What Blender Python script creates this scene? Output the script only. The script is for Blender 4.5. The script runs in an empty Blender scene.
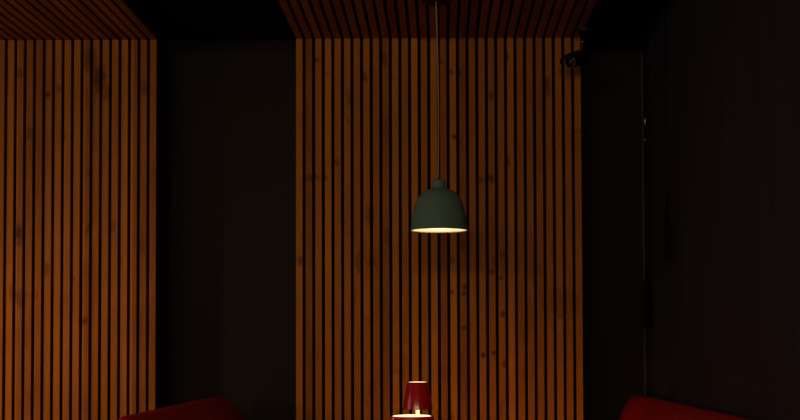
import bpy, bmesh, math, random
from mathutils import Vector, Matrix

random.seed(7)
PI = math.pi
sc = bpy.context.scene
COL = sc.collection

# ------------------------------------------------------------------ measures
CAMZ = 1.15            # eye height, camera at (0,0,CAMZ) looking along +y
F = 1111.0             # focal length in pixels (50 mm)
D = 4.60               # face of the slat panels
DB = 4.87              # recessed back wall
CZ = CAMZ + 1.301      # underside of slat ceiling
TOPZ = 2.522           # black ceiling
XR = 0.898              # right wall
XL = -2.62             # left wall
TABLE = 0.74

# ------------------------------------------------------------------ helpers
def new_mat(name):
    m = bpy.data.materials.new(name); m.use_nodes = True
    nt = m.node_tree
    b = nt.nodes['Principled BSDF']
    return m, nt, b

def N(nt, t, **kw):
    n = nt.nodes.new(t)
    for k, v in kw.items():
        setattr(n, k, v)
    return n

def simple(name, col, rough=0.5, metal=0.0, spec=0.5, coat=0.0, var=0.0, scale=30, bump=0.0, bscale=200):
    m, nt, b = new_mat(name)
    b.inputs['Roughness'].default_value = rough
    b.inputs['Metallic'].default_value = metal
    b.inputs['Specular IOR Level'].default_value = spec
    b.inputs['Coat Weight'].default_value = coat
    b.inputs['Coat Roughness'].default_value = 0.15
    tc = N(nt, 'ShaderNodeTexCoord')
    no = N(nt, 'ShaderNodeTexNoise'); no.inputs['Scale'].default_value = scale
    no.inputs['Detail'].default_value = 4
    nt.links.new(tc.outputs['Object'], no.inputs['Vector'])
    mx = N(nt, 'ShaderNodeMix', data_type='RGBA')
    mx.inputs['A'].default_value = (*[c * (1 - var) for c in col], 1)
    mx.inputs['B'].default_value = (*[min(1, c * (1 + var)) for c in col], 1)
    nt.links.new(no.outputs['Fac'], mx.inputs['Factor'])
    nt.links.new(mx.outputs['Result'], b.inputs['Base Color'])
    if bump > 0:
        n2 = N(nt, 'ShaderNodeTexNoise'); n2.inputs['Scale'].default_value = bscale
        nt.links.new(tc.outputs['Object'], n2.inputs['Vector'])
        bp = N(nt, 'ShaderNodeBump'); bp.inputs['Strength'].default_value = bump
        bp.inputs['Distance'].default_value = 0.002
        nt.links.new(n2.outputs['Fac'], bp.inputs['Height'])
        nt.links.new(bp.outputs['Normal'], b.inputs['Normal'])
    return m

def emit(name, col, strength):
    m, nt, b = new_mat(name)
    b.inputs['Base Color'].default_value = (.8, .75, .65, 1)
    b.inputs['Emission Color'].default_value = (*col, 1)
    b.inputs['Emission Strength'].default_value = strength
    return m

def wood_mat(name, seed=0.0, knots=()):
    m, nt, b = new_mat(name)
    L = nt.links.new
    tc = N(nt, 'ShaderNodeTexCoord')
    sep = N(nt, 'ShaderNodeSeparateXYZ'); L(tc.outputs['Object'], sep.inputs[0])
    # index of the slat -> its own tone
    dv = N(nt, 'ShaderNodeMath', operation='DIVIDE'); dv.inputs[1].default_value = .04
    L(sep.outputs['X'], dv.inputs[0])
    fl = N(nt, 'ShaderNodeMath', operation='FLOOR'); L(dv.outputs[0], fl.inputs[0])
    ad = N(nt, 'ShaderNodeMath', operation='ADD'); ad.inputs[1].default_value = seed
    L(fl.outputs[0], ad.inputs[0])
    wn = N(nt, 'ShaderNodeTexWhiteNoise', noise_dimensions='1D'); L(ad.outputs[0], wn.inputs['W'])
    # grain, long along z, shifted from slat to slat
    comb = N(nt, 'ShaderNodeCombineXYZ')
    mz = N(nt, 'ShaderNodeMath', operation='MULTIPLY'); mz.inputs[1].default_value = .07
    L(sep.outputs['Z'], mz.inputs[0])
    of = N(nt, 'ShaderNodeMath', operation='ADD'); L(mz.outputs[0], of.inputs[0]); L(wn.outputs['Value'], of.inputs[1])
    L(sep.outputs['X'], comb.inputs[0]); L(of.outputs[0], comb.inputs[2]); L(ad.outputs[0], comb.inputs[1])
    g = N(nt, 'ShaderNodeTexNoise'); g.inputs['Scale'].default_value = 95; g.inputs['Detail'].default_value = 6
    g.inputs['Roughness'].default_value = .65
    L(comb.outputs[0], g.inputs['Vector'])
    # figure that runs across neighbouring slats (veneer): flames and knots
    mp = N(nt, 'ShaderNodeMapping'); mp.inputs['Scale'].default_value = (4.5, 1, 2.4)
    mp.inputs['Location'].default_value = (seed * 1.7, seed, seed * .9)
    L(tc.outputs['Object'], mp.inputs[0])
    fg = N(nt, 'ShaderNodeTexNoise'); fg.inputs['Scale'].default_value = 1.6; fg.inputs['Detail'].default_value = 5
    fg.inputs['Roughness'].default_value = .62; fg.inputs['Distortion'].default_value = .6
    L(mp.outputs[0], fg.inputs['Vector'])
    mp2 = N(nt, 'ShaderNodeMapping'); mp2.inputs['Scale'].default_value = (9, 1, 4.2)
    mp2.inputs['Location'].default_value = (seed * 3.1 + 5, seed * 2, seed)
    L(tc.outputs['Object'], mp2.inputs[0])
    kn = N(nt, 'ShaderNodeTexNoise'); kn.inputs['Scale'].default_value = 1.1; kn.inputs['Detail'].default_value = 3
    kn.inputs['Distortion'].default_value = 1.1
    L(mp2.outputs[0], kn.inputs['Vector'])
    kr = N(nt, 'ShaderNodeMapRange'); kr.inputs['From Min'].default_value = .66; kr.inputs['From Max'].default_value = .78
    kr.inputs['To Min'].default_value = 0; kr.inputs['To Max'].default_value = .7
    L(kn.outputs['Fac'], kr.inputs['Value'])
    ramp = N(nt, 'ShaderNodeValToRGB')
    e = ramp.color_ramp.elements
    e[0].position = .28; e[0].color = (.20, .054, .004, 1)
    e[1].position = .72; e[1].color = (.51, .186, .013, 1)
    a = N(nt, 'ShaderNodeMath', operation='MULTIPLY'); a.inputs[1].default_value = .36; L(g.outputs['Fac'], a.inputs[0])
    c = N(nt, 'ShaderNodeMath', operation='MULTIPLY'); c.inputs[1].default_value = .36; L(fg.outputs['Fac'], c.inputs[0])
    w = N(nt, 'ShaderNodeMath', operation='MULTIPLY'); w.inputs[1].default_value = .28; L(wn.outputs['Value'], w.inputs[0])
    s1 = N(nt, 'ShaderNodeMath', operation='ADD'); L(a.outputs[0], s1.inputs[0]); L(c.outputs[0], s1.inputs[1])
    s2 = N(nt, 'ShaderNodeMath', operation='ADD'); L(s1.outputs[0], s2.inputs[0]); L(w.outputs[0], s2.inputs[1])
    L(s2.outputs[0], ramp.inputs[0])
    mx = N(nt, 'ShaderNodeMix', data_type='RGBA')
    mx.inputs['B'].default_value = (.075, .016, .004, 1)
    L(kr.outputs[0], mx.inputs['Factor']); L(ramp.outputs[0], mx.inputs['A'])
    out = mx.outputs['Result']
    if knots:
        # knots and stains of the veneer at their own places, with ragged edges
        rag = N(nt, 'ShaderNodeTexNoise'); rag.inputs['Scale'].default_value = 38; rag.inputs['Detail'].default_value = 3
        L(tc.outputs['Object'], rag.inputs['Vector'])
        last = None
        for (kx, kz, ra, rb, st) in knots:
            m2 = N(nt, 'ShaderNodeMapping', vector_type='POINT')
            m2.inputs['Scale'].default_value = (1/ra, 0, 1/rb)
            m2.inputs['Location'].default_value = (-kx/ra, 0, -kz/rb)
            L(tc.outputs['Object'], m2.inputs[0])
            ln = N(nt, 'ShaderNodeVectorMath', operation='LENGTH'); L(m2.outputs[0], ln.inputs[0])
            sb = N(nt, 'ShaderNodeMath', operation='MULTIPLY_ADD'); sb.inputs[1].default_value = 1.3
            L(rag.outputs['Fac'], sb.inputs[0]); L(ln.outputs['Value'], sb.inputs[2])
            mr = N(nt, 'ShaderNodeMapRange'); mr.inputs['From Min'].default_value = 1.0; mr.inputs['From Max'].default_value = 1.75
            mr.inputs['To Min'].default_value = st; mr.inputs['To Max'].default_value = 0
            L(sb.outputs[0], mr.inputs['Value'])
            if last is None: last = mr.outputs[0]
            else:
                mm = N(nt, 'ShaderNodeMath', operation='MAXIMUM'); L(last, mm.inputs[0]); L(mr.outputs[0], mm.inputs[1]); last = mm.outputs[0]
        mk = N(nt, 'ShaderNodeMix', data_type='RGBA'); mk.inputs['B'].default_value = (.05, .008, .002, 1)
        L(last, mk.inputs['Factor']); L(out, mk.inputs['A']); out = mk.outputs['Result']
    L(out, b.inputs['Base Color'])
    b.inputs['Roughness'].default_value = .62
    b.inputs['Specular IOR Level'].default_value = .25
    bp = N(nt, 'ShaderNodeBump'); bp.inputs['Strength'].default_value = .15; bp.inputs['Distance'].default_value = .001
    L(g.outputs['Fac'], bp.inputs['Height']); L(bp.outputs['Normal'], b.inputs['Normal'])
    return m

def link(name, bm, m, parent=None, smooth=False, bevel=0.0, segs=3):
    me = bpy.data.meshes.new(name)
    bmesh.ops.recalc_face_normals(bm, faces=bm.faces[:])
    bm.to_mesh(me); bm.free()
    if smooth:
        for p in me.polygons: p.use_smooth = True
    o = bpy.data.objects.new(name, me)
    me.materials.append(m)
    COL.objects.link(o)
    if parent: o.parent = parent
    if bevel > 0:
        md = o.modifiers.new('Bevel', 'BEVEL'); md.width = bevel; md.segments = segs
        md.limit_method = 'ANGLE'; md.angle_limit = math.radians(40)
    return o

def box(bm, x0, x1, y0, y1, z0, z1):
    v = [bm.verts.new(p) for p in ((x0,y0,z0),(x1,y0,z0),(x1,y1,z0),(x0,y1,z0),(x0,y0,z1),(x1,y0,z1),(x1,y1,z1),(x0,y1,z1))]
    for f in ((0,3,2,1),(4,5,6,7),(0,1,5,4),(1,2,6,5),(2,3,7,6),(3,0,4,7)):
        bm.faces.new([v[i] for i in f])

def boxm(*a):
    bm = bmesh.new(); box(bm, *a); return bm

def lathe(prof, n=64, bm=None):
    """prof: (r, z) points, closed loops or ending on the axis."""
    bm = bm or bmesh.new()
    rings = []
    for r, z in prof:
        if r < 1e-6:
            rings.append([bm.verts.new((0, 0, z))])
        else:
            rings.append([bm.verts.new((r*math.cos(2*PI*i/n), r*math.sin(2*PI*i/n), z)) for i in range(n)])
    for A, B in zip(rings, rings[1:]):
        for i in range(n):
            j = (i+1) % n
            if len(A) == 1 and len(B) == 1: continue
            if len(A) == 1: bm.faces.new((A[0], B[i], B[j]))
            elif len(B) == 1: bm.faces.new((A[i], A[j], B[0]))
            else: bm.faces.new((A[i], A[j], B[j], B[i]))
    return bm

def tube(pts, r, n=10, caps=True):
    bm = bmesh.new(); rings = []
    P = [Vector(p) for p in pts]
    for k, p in enumerate(P):
        t = (P[min(k+1, len(P)-1)] - P[max(k-1, 0)]).normalized()
        u = t.orthogonal().normalized() if k == 0 else (u - t*u.dot(t)).normalized()
        w = t.cross(u)
        rr = r[k] if isinstance(r, (list, tuple)) else r
        rings.append([bm.verts.new(p + (u*math.cos(2*PI*i/n) + w*math.sin(2*PI*i/n))*rr) for i in range(n)])
    for A, B in zip(rings, rings[1:]):
        for i in range(n):
            bm.faces.new((A[i], A[(i+1) % n], B[(i+1) % n], B[i]))
    if caps:
        bm.faces.new(rings[0][::-1]); bm.faces.new(rings[-1])
    return bm

def thing(name, label, cat, loc=(0,0,0), rot=(0,0,0), group=None):
    o = bpy.data.objects.new(name, None); COL.objects.link(o)
    o.location = loc; o.rotation_euler = rot; o.empty_display_size = .1
    o['label'] = label; o['category'] = cat
    if group: o['group'] = group
    return o

def struct(name, bm, m, label, cat, **kw):
    o = link(name, bm, m, **kw)
    o['kind'] = 'structure'; o['label'] = label; o['category'] = cat
    return o

def copy_tree(o, parent=None):
    c = o.copy(); COL.objects.link(c)
    if parent: c.parent = parent
    for ch in [x for x in COL.objects if x.parent == o]:
        copy_tree(ch, c)
    return c

# ------------------------------------------------------------------ materials
def paint_mat(name, col, streak):
    """dull black wall paint with faint brushed streaks that catch the light"""
    m, nt, b = new_mat(name); L = nt.links.new
    tc = N(nt, 'ShaderNodeTexCoord')
    mp = N(nt, 'ShaderNodeMapping'); mp.inputs['Scale'].default_value = (6, 6, .8)
    L(tc.outputs['Object'], mp.inputs[0])
    no = N(nt, 'ShaderNodeTexNoise'); no.inputs['Scale'].default_value = 2.0; no.inputs['Detail'].default_value = 7
    no.inputs['Roughness'].default_value = .65
    L(mp.outputs[0], no.inputs['Vector'])
    mx = N(nt, 'ShaderNodeMix', data_type='RGBA')
    mx.inputs['A'].default_value = (*[c*(1-streak) for c in col], 1)
    mx.inputs['B'].default_value = (*[c*(1+streak) for c in col], 1)
    L(no.outputs['Fac'], mx.inputs['Factor']); L(mx.outputs['Result'], b.inputs['Base Color'])
    b.inputs['Roughness'].default_value = .6
    b.inputs['Specular IOR Level'].default_value = .2
    n2 = N(nt, 'ShaderNodeTexNoise'); n2.inputs['Scale'].default_value = 140
    L(tc.outputs['Object'], n2.inputs['Vector'])
    bp = N(nt, 'ShaderNodeBump'); bp.inputs['Strength'].default_value = .2; bp.inputs['Distance'].default_value = .001
    L(n2.outputs['Fac'], bp.inputs['Height']); L(bp.outputs['Normal'], b.inputs['Normal'])
    return m

def spots(lst, d, x0):
    return [((x-440)/F*d - x0, CAMZ + (350-y)/F*d, a/F*d, c/F*d, st) for x, y, a, c, st in lst]
XC = (296-440)/F*D
DL = 4.603                     # the left panel stands a little further back
XA = (155.3-440)/F*DL - (30*.0396 - .0128)
KC = spots([(317,57,4,5,.6),(385,57,5,8,.6),(312,177,10,5,.6),(325,177,4,4,.6),(337,161,4,5,.6),(300,260,4,6,.6),(370,215,6,13,.5),
    (372,262,4,7,.6),(387,237,4,11,.5),(350,95,5,12,.3),(452,292,3,3,.7),(465,287,4,4,.8),(464,294,3,4,.7),(464,328,3,3,.9),(483,355,3.2,3.2,.9),
    (494,353,3.2,3,.9),(505,364,3.5,5,.7),(503,314,4,4,.85),(501,278,3.5,3,.8),(492,273,4,4,.6),(563,303,26,20,.4),(508,55,4,8,.5),(460,72,4,5,.7),
    (452,70,3,4,.5),(441,60,4,4,.6),(492,95,4,6,.6),(548,85,5,13,.6),(455,136,3.2,3.5,.8),(508,161,4.5,7,.7),(492,178,4,6,.7),(482,180,5,5,.5),
    (463,245,4,6,.5),(503,255,4,7,.5),(452,260,4,5,.4)], D, XC)
KA = spots([(88,55,9,16,.65),(97,75,9,18,.75),(106,90,6,10,.5),(46,91,3.5,3.5,.8),(18,70,5,7,.5),(57,85,4,5,.5),(28,130,6,8,.5),(18,232,4.5,13,.85),
    (62,135,4,6,.4),(144,85,5,8,.5),(88,172,4,5,.4),(46,268,4,9,.5),(84,320,5,6,.7),(112,225,4,8,.4),(142,245,5,14,.4),(120,260,4,8,.35)], DL, XA)
M = {}
M['wall'] = paint_mat('black_wall_paint', (.0056, .0043, .0076), .3)
M['side'] = paint_mat('black_side_wall_paint', (.0235, .025, .042), .6)
M['ceil'] = simple('black_ceiling_paint', (.004, .004, .004), .8, spec=.1, var=.2)
M['floor'] = simple('dark_floor', (.03, .02, .015), .45, var=.4, scale=8)
M['felt'] = simple('black_felt', (.006, .005, .005), .95, spec=.05, var=.3, scale=300, bump=.3, bscale=900)
M['wood_a'] = wood_mat('oak_slats_a', 3.0, KC)
M['wood_b'] = wood_mat('oak_slats_b', 11.0, KA)
M['wood_c'] = wood_mat('oak_slats_c', 23.0)
M['wood_d'] = wood_mat('oak_slats_d', 31.0)
M['green'] = simple('matt_green_shell', (.105, .205, .205), .75, spec=.2, var=.12, scale=120, bump=.35, bscale=260)
M['inner'] = simple('cream_shade_lining', (.75, .68, .5), .6, var=.03)
M['pglow'] = emit('pendant_diffuser', (1.0, .80, .37), .95)
M['cord'] = simple('tan_fabric_cord', (.32, .25, .155), .8, var=.2, scale=400)
M['black'] = simple('black_metal', (.008, .008, .008), .5, spec=.3, var=.1)
M['rim'] = simple('worn_dark_rim', (.10, .06, .045), .4, var=.3, scale=80)
M['red'] = simple('red_lacquer', (.52, .004, .024), .55, spec=.12, coat=.9, var=.04)
M['glow'] = emit('lamp_diffuser', (1.0, .68, .36), 1.8)
M['brass'] = simple('pale_satin_stem', (.75, .50, .34), .45, var=.05)
M['sofa'] = simple('red_leather', (.33, .006, .008), .5, spec=.35, var=.18, scale=14, bump=.25, bscale=160)
M['pipe'] = simple('red_leather_piping', (.36, .008, .010), .45, var=.05)
M['plinth'] = simple('black_plinth', (.012, .01, .01), .6, var=.1)
M['ttop'] = simple('dark_walnut_top', (.06, .028, .014), .4, var=.35, scale=12)
M['steel'] = simple('brushed_steel', (.5, .5, .48), .35, metal=1.0, var=.1)

# ------------------------------------------------------------------ setting
struct('floor', boxm(XL-.1, XR+.1, -.6, DB+.1, -.1, 0), M['floor'], 'dark floor of the room', 'floor')
struct('ceiling', boxm(XL-.1, XR+.1, -.6, DB+.1, TOPZ, TOPZ+.1), M['ceil'], 'black painted ceiling above the slat panels', 'ceiling')
struct('wall_back', boxm(XL-.1, XR+.1, DB, DB+.1, 0, TOPZ), M['wall'], 'recessed black back wall between the wooden slat panels', 'wall')
struct('wall_right', boxm(XR, XR+.1, -.6, DB, 0, TOPZ), M['side'], 'black painted right wall with faint streaks', 'wall')
struct('wall_left', boxm(XL-.1, XL, -.6, DB, 0, TOPZ), M['wall'], 'dark left wall of the room', 'wall')
# dark corner strip and the header strip in the right-hand recess
struct('trim_1', boxm(XR-.006, XR, DB-.006, DB, .0, TOPZ-.06), simple('grey_corner_strip', (.03, .03, .028), .5), 'thin dark grey strip down the corner by the right wall', 'trim')
bm = bmesh.new(); box(bm, .60, XR, DB-.02, DB, CAMZ+1.315, TOPZ)
struct('trim_2', bm, M['ceil'], 'black header strip at the top of the right recess', 'trim')

# ------------------------------------------------------------------ slat panels
PITCH, SLAT = .04, .0268
def slat_panel(label, n, length, mat, loc, rot, depth, group, PITCH=.04):
    """local: x across the slats, z along them, -y is the visible face"""
    t = thing('wooden_slat_panel', label, 'slat panel', loc, rot, group)
    W = n*PITCH - (PITCH - SLAT)
    bm = bmesh.new()
    for i in range(n):
        x = i*PITCH
        box(bm, x, x+SLAT, 0, .0125, 0, length)
    link('slats', bm, mat, t, bevel=.0008, segs=1)
    link('felt_backing', boxm(.001, W-.001, .012, .021, .001, length-.001), M['felt'], t)
    link('mounting_frame', boxm(.004, W-.004, .021, depth, .002, length-.002), M['plinth'], t)
    return t
G = 'wooden slat panels'
HW = CZ
slat_panel('tall wooden slat wall panel behind the hanging green lamp', 30, HW, M['wood_a'], (XC, D, 0), (0,0,0), DB-D, G)
slat_panel('tall wooden slat wall panel at the left beyond the dark recess', 30, HW, M['wood_b'], (XA, DL, 0), (0,0,0), DB-DL, G, .0396)
slat_panel('wooden slat ceiling panel over the hanging green lamp', 30, 2.0, M['wood_c'], (XC, D+.0, CZ), (PI/2,0,0), TOPZ-CZ, G)
slat_panel('wooden slat ceiling panel at the upper left corner', 30, 2.0, M['wood_d'], (XA, DL, CZ), (PI/2,0,0), TOPZ-CZ, G, .0396)

# ------------------------------------------------------------------ pendant lamp
PD = 4.05; K = PD/F
px = lambda x, d: (x-440)/F*d
pz = lambda y, d: CAMZ + (350-y)/F*d
PX = px(439.5, PD); PZ = pz(230.0, PD)
pen = thing('pendant_lamp', 'dark green dome pendant lamp hanging on a thin cord before the slats', 'pendant lamp', (PX, PD, PZ))
outer = [(28.6,0),(28.2,2.5),(27.6,7),(26.7,14),(25.4,21),(23.6,27),(21,32),(17.5,36),(13.2,38.8),(9,40.4),(7.2,41.2),(6.8,42.5),(6.75,47.3),(6.3,48.7),(5,49.4),(1.2,49.5)]
inner = [(1.2,38.4),(8,38),(13,36.4),(17,33.6),(20,30),(22.4,25.6),(24.2,20),(25.5,13.5),(26.5,7),(27.2,2.5),(27.7,.3),(28.15,-.25),(28.6,0)]
TILT = Matrix.Translation((0,0,50*K)) @ Matrix.Rotation(.022, 4, 'X') @ Matrix.Translation((0,0,-50*K))
def tilted(bm): bm.transform(TILT); return bm
VS = K*1.03
link('lamp_shade', tilted(lathe([(r*K, z*VS) for r, z in outer], 96)), M['green'], pen, True)
link('shade_lining', tilted(lathe([(r*K, z*VS) for r, z in inner], 96)), M['inner'], pen, True)
link('diffuser', tilted(lathe([(0,1.2*K),(14*K,1.0*K),(27.1*K,.7*K),(27.0*K,2.2*K),(0,2.6*K)], 96)), M['pglow'], pen)
link('neck_cap', lathe([(0,52*K),(1.8*K,52*K),(2.2*K,51.5*K),(2.2*K,50*K),(0,50*K)], 32), M['black'], pen, False)
# cord, very slightly bowed, from the cap up to the canopy
cx = px(437.3, PD) - PX; ztop = CZ - .02 - PZ
pts = []
for i in range(25):
    t = i/24
    x = (px(438.7, PD)-PX)*(1-t) + cx*t + .0042*math.sin(PI*t)
    pts.append((x, 0, 50*K + (ztop-50*K)*t))
link('cord', tube(pts, .0029, 10), M['cord'], pen, True)
cm = lathe([(0,0),(.052,0),(.055,.003),(.055,.02),(0,.02)], 48)
cm.transform(Matrix.Translation((cx, 0, ztop)))
link('canopy', cm, M['black'], pen)

# ------------------------------------------------------------------ tables
def table(loc, label):
    t = thing('round_table', label, 'table', loc, (0,0,0), 'round tables under the lamps')
    link('tabletop', lathe([(0,TABLE-.028),(.30,TABLE-.028),(.315,TABLE-.02),(.32,TABLE-.01),(.315,TABLE-.001),(.305,TABLE),(0,TABLE)], 64), M['ttop'], t)
    link('column', lathe([(0,.018),(.05,.018),(.034,.05),(.03,.10),(.03,TABLE-.08),(.07,TABLE-.028),(0,TABLE-.028)], 40), M['black'], t, True)
    link('base', lathe([(0,0),(.20,0),(.205,.006),(.20,.012),(.05,.022),(0,.022)], 48), M['black'], t)
    return t
D1 = 4.07; D2 = 1.985
LX1 = px(417.4, D1); LX2 = px(411.5, D2)
table((LX1, D1-.03, 0), 'dark round pedestal table under the far red lamp')
table((LX2, D2-.03, 0), 'dark round pedestal table under the near red lamp')

# ------------------------------------------------------------------ red table lamps
def table_lamp():
    t = thing('table_lamp', '', 'table lamp', (0,0,0), (0,0,0), 'red cordless table lamps')
    H = .293; hs = .0985; r0, r1 = .0555, .0372
    z0 = H - hs
    sh = [(r0,z0),(r1+.0012,H-.002),(r1,H),(r1-.0016,H-.001),(r1-.0012,H-.006),(r0-.0022,z0+.001),(r0-.001,z0-.0005),(r0,z0)]
    link('lamp_shade', lathe(sh, 72), M['red'], t, True)
    # glowing frosted disc in the open top, slightly domed, and the light ring below it
    link('top_diffuser', lathe([(0,H+.0016),(r1*.55,H+.0013),(r1*.85,H+.0004),(r1-.0016,H-.0012),(r1-.002,H-.006),(0,H-.006)], 64), M['glow'], t, True)
    link('light_disc', lathe([(0,H-.020),(.026,H-.020),(.026,H-.030),(.007,H-.030),(0,H-.030)], 40), M['glow'], t)
    link('stem', lathe([(0,.018),(.0085,.018),(.0078,.022),(.0078,H-.032),(0,H-.032)], 32), M['brass'], t, True)
    link('base', lathe([(0,0),(.050,0),(.0525,.002),(.0525,.012),(.050,.017),(.012,.0195),(0,.0195)], 64), M['red'], t)
    return t
lamp = table_lamp()
lamp.location = (LX1, D1, TABLE)
lamp['label'] = 'whole red conical table lamp standing before the slat panel'
lamp2 = copy_tree(lamp)
lamp2.location = (LX2, D2, TABLE)
lamp2['label'] = 'nearer red table lamp showing only its glowing top rim'

# ------------------------------------------------------------------ red sofas
def rbox(corners, r, segs=6):
    """rounded hexahedron from 8 corners"""
    bm = bmesh.new()
    v = [bm.verts.new(p) for p in corners]
    for f in ((0,3,2,1),(4,5,6,7),(0,1,5,4),(1,2,6,5),(2,3,7,6),(3,0,4,7)):
        bm.faces.new([v[i] for i in f])
    bmesh.ops.bevel(bm, geom=bm.edges[:]+bm.verts[:], offset=r, segments=segs, profile=.5, affect='EDGES')
    return bm

def sofa(label, xo, sgn, y0, y1, k, seat_y1, rad):
    thick = .07
    """xo: outer top edge; sgn +1 faces +x, -1 faces -x"""
    t = thing('booth_sofa', label, 'sofa', (xo, y0, 0), (0,0,0), 'red booth sofas')
    L = y1-y0; top = .957; X = lambda d: sgn*d
    # side profile (distance from the outer top edge, height), rounded at both ends
    pr = [(-.03,.30),(-.028,.60),(-.022,.80),(-.012,.92),(-.004,.95),(.006,top),(.020,.953)]
    pr += [(.020+w*k, z) for w, z in ((.2,.945),(.4,.928),(.62,.90),(.82,.865),(.95,.82),(1.05,.76),(1.25,.60),(1.4,.46),(1.5,.30))]
    cxm, czm = .03+k*.4, .60
    bm = bmesh.new(); rows = []
    n = 8
    ys = [(rad*(1-math.cos(PI/2*a/n)), 1-math.sin(PI/2*a/n)) for a in range(n+1)]
    st = ys + [(L*.33, 0), (L*.66, 0)] + [(L-y, f) for y, f in ys[::-1]]
    for y, f in st:
        rows.append([bm.verts.new((X(cxm + (d-cxm)*(1-f*rad/.09)), y, max(.30, z - f*rad*(z-.30)/.65))) for d, z in pr])
    for A, B in zip(rows, rows[1:]):
        for i in range(len(pr)):
            bm.faces.new((A[i], A[(i+1) % len(pr)], B[(i+1) % len(pr)], B[i]))
    bm.faces.new(rows[0]); bm.faces.new(rows[-1][::-1])
    o = link('backrest', bm, M['sofa'], t, True)
    o.data.set_sharp_from_angle(angle=math.radians(75)) if hasattr(o.data, 'set_sharp_from_angle') else None
    ls = seat_y1-y0
    s = [(X(.05),.0,.30),(X(.56),.0,.30),(X(.56),ls,.30),(X(.05),ls,.30),
         (X(.05),.0,.45),(X(.56),.0,.46),(X(.56),ls,.46),(X(.05),ls,.45)]
    link('seat_cushion', rbox(s, .035), M['sofa'], t, True)
    link('front_panel', boxm(*sorted((X(-.02), X(.535))), .012, ls-.01, .07, .40), M["sofa"], t)
    link('plinth', boxm(*sorted((X(.01), X(.50))), .03, ls-.03, 0, .07), M['plinth'], t)
    pp = [(X(.56-.004), k*(ls-.04)/10+.02, .43) for k in range(11)]
    link('piping', tube(pp, .006, 8), M['pipe'], t, True)
    return t
sofa('red leather booth sofa before the dark recess at left', -.952, 1, 3.285, 4.74, .13, 4.56, .03)
sofa('red leather booth sofa along the black right wall', .852, -1, 3.00, 4.79, .075, 4.56, .03)

# ------------------------------------------------------------------ spotlight at the top of the centre panel
SD = 4.42
sx, sz = px(571.5, SD), pz(60.5, SD)
face = Vector((sx, SD, sz))
axis = Vector((.62, .60, .34)).normalized()        # from the face back to the body
sp = thing('spotlight', 'small black spotlight with a round rim at the panel top right', 'spotlight', face)
q = Vector((0,0,1)).rotation_difference(axis).to_matrix().to_4x4()
def oriented(bm): bm.transform(q); return bm
R_ = .0275
link('head', oriented(lathe([(R_*.93,.0),(R_,.002),(R_*1.02,.05),(R_*.9,.085),(R_*.5,.098),(0,.10)], 40)), M['black'], sp, True)
link('rim', oriented(lathe([(R_*.80,.001),(R_*.84,-.003),(R_*.97,-.003),(R_*1.03,.001),(R_*1.03,.006),(R_*.80,.006),(R_*.80,.001)], 40)), M['rim'], sp, True)
link('lens', oriented(lathe([(0,.010),(R_*.3,.0105),(R_*.36,.012),(R_*.82,.014),(R_*.82,.018),(0,.018)], 40)), M['black'], sp)
link('bulb', oriented(lathe([(0,.004),(R_*.22,.005),(R_*.27,.008),(R_*.27,.0118),(0,.0118)], 24)), M['rim'], sp, True)
ctop = px(587, SD+.05) - sx
up = q.to_3x3().inverted() @ Vector((-.35, 0, 1)); a0 = math.atan2(up.y, up.x)
vb = bmesh.new(); va = []
for k in range(13):
    a = a0 + math.radians(-75 + 150*k/12)
    va.append([vb.verts.new((R_*f*math.cos(a), R_*f*math.sin(a), z)) for f, z in ((1.12,-.02),(1.22,-.02),(1.22,.07),(1.12,.07))])
for A, B in zip(va, va[1:]):
    for i in range(4): vb.faces.new((A[i], A[(i+1)%4], B[(i+1)%4], B[i]))
vb.faces.new(va[0]); vb.faces.new(va[-1][::-1])
link('visor', oriented(vb), M['black'], sp)
arm_top = Vector((ctop, .055, CZ - sz))
link('arm', tube([axis*.06, axis*.06+Vector((.015,.0,.03)), Vector((px(585.5, SD)-sx, .03, pz(38.5, SD)-sz)), arm_top - Vector((0,0,.012))], .008, 12), M['black'], sp, True)
bm = lathe([(0,0),(.028,0),(.030,.003),(.030,.016),(0,.016)], 32); bm.transform(Matrix.Translation(arm_top - Vector((0,0,.016))))
link('ceiling_mount', bm, M['black'], sp)
bm = bmesh.new(); bmesh.ops.create_uvsphere(bm, u_segments=16, v_segments=10, radius=.0055)
bm.transform(Matrix.Translation(Vector((px(585.5, SD)-sx, .021, pz(38.5, SD)-sz))))
link('glint_bead', bm, M['steel'], sp, True)  # steel bead added to make the small highlight by the arm

# ------------------------------------------------------------------ slim black cord pulls near the right wall
def cord_pull(label, xpix, d, ytop, ybot, wpx, connector=False):
    x = px(xpix, d); zt = pz(ytop, d); zb = pz(ybot, d); r = wpx/2/F*d
    t = thing('cord_pull', label, 'cord pull', (x, d, zb), (0,0,0), 'cord pulls by the right wall')
    h = zt-zb
    link('pull_handle', lathe([(0,0),(r*.9,0),(r,.003),(r,h*.6),(r*.8,h*.8),(r*.45,h*.95),(r*.25,h*1.1),(0,h*1.1)], 24), M['felt'], t, True)
    link('cord', tube([(0,0,h), (0,0,(TOPZ-zb)*.5), (0,0,TOPZ-zb)], .0018, 8), M['felt'], t, True)
    if connector:
        z1, z2 = pz(127, d)-zb, pz(113, d)-zb
        link('metal_toggle', lathe([(0,z1),(.003,z1),(.0036,(z1+z2)/2),(.0025,z2),(0,z2)], 14), M['steel'], t, True)
        zk = pz(139.5, d)-zb
        link('metal_bead', lathe([(0,zk-.006),(.004,zk-.003),(.0045,zk),(.004,zk+.003),(0,zk+.006)], 14), M['steel'], t, True)
    return t
cord_pull('slim black cord pull hanging higher, nearer along the right wall', 668, 4.20, 208, 260, 7.2)
cord_pull('slim black cord pull hanging lower by the corner strip', 647, 4.66, 272, 330, 7.4, True)

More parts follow.
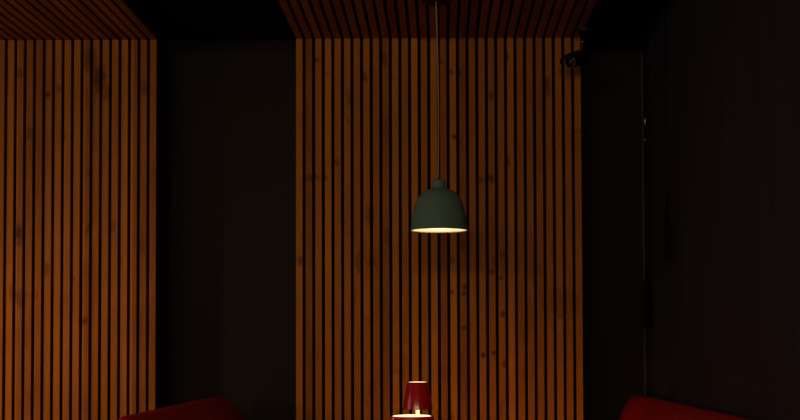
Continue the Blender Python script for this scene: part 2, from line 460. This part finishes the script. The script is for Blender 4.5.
# ------------------------------------------------------------------ light
def light(name, kind, loc, power, col, size=.1, aim=None, size_y=None, spread=None):
    l = bpy.data.lights.new(name, kind); l.energy = power; l.color = col
    o = bpy.data.objects.new(name, l); COL.objects.link(o); o.location = loc
    if kind == 'AREA':
        l.size = size
        if size_y: l.shape = 'RECTANGLE'; l.size_y = size_y
        if spread: l.spread = spread
    else:
        l.shadow_soft_size = size
    if aim:
        o.rotation_euler = (Vector(aim)-Vector(loc)).to_track_quat('-Z', 'Y').to_euler()
    return o

# general room light from the left and behind
light('room_light', 'AREA', (-.95, -.2, 2.36), 34, (1, .64, .34), 3.3, (-.6, 4.5, .7), .12)
# neighbouring table lamp outside the frame, then two added lights
def spot(name, loc, aim, power, col, ang, size):
    o = light(name, 'SPOT', loc, power, col, size, aim)
    o.data.spot_size = math.radians(ang); o.data.spot_blend = 1.0
    return o
spot('left_table_light', (-2.05, 3.60, 1.08), (-1.55, 4.6, .86), 12, (1, .46, .13), 130, .06)
light('left_streak_light', 'AREA', (-2.5, 3.35, 1.5), 4.5, (1, .72, .55), 1.0, (0, 4.0, .8), .9)  # added area light, sized for the streak on the red lamp shade
spot('low_glow_fill', (.14, 3.95, .72), (.20, 4.6, .76), 14, (1, .38, .07), 130, .06)  # added fill standing in for the far lamp's glow low on the slats
# bulbs of the lamps in view
light('far_lamp_bulb', 'POINT', (LX1, D1-.018, TABLE+.235), .5, (1, .60, .30), .008)
light('near_lamp_bulb', 'POINT', (LX2, D2-.018, TABLE+.235), .5, (1, .60, .30), .008)
light('pendant_bulb', 'POINT', (PX, PD, PZ-.01), .25, (1, .72, .40), .05)

w = bpy.data.worlds.new('World'); sc.world = w; w.use_nodes = True
w.node_tree.nodes['Background'].inputs[0].default_value = (.0012, .001, .001, 1)

# ------------------------------------------------------------------ camera
cam = bpy.data.cameras.new('Camera'); co = bpy.data.objects.new('Camera', cam); COL.objects.link(co)
co.location = (0, 0, CAMZ); PITCH_UP = .03
co.rotation_euler = (Matrix.Rotation(PI/2 + PITCH_UP, 3, 'X') @ Matrix.Rotation(-.004, 3, 'Z')).to_euler()
cam.sensor_width = 36; cam.sensor_fit = 'HORIZONTAL'; cam.lens = F*36/800
cam.shift_x = -40/800; cam.shift_y = (140 - F*math.tan(PITCH_UP))/800
cam.clip_start = .02
sc.camera = co

sc.view_settings.view_transform = 'Standard'
sc.view_settings.look = 'None'
sc.view_settings.exposure = 0
sc.view_settings.gamma = 1
sc.view_settings.use_curve_mapping = False
sc.cycles.use_denoising = True
sc.cycles.max_bounces = 8
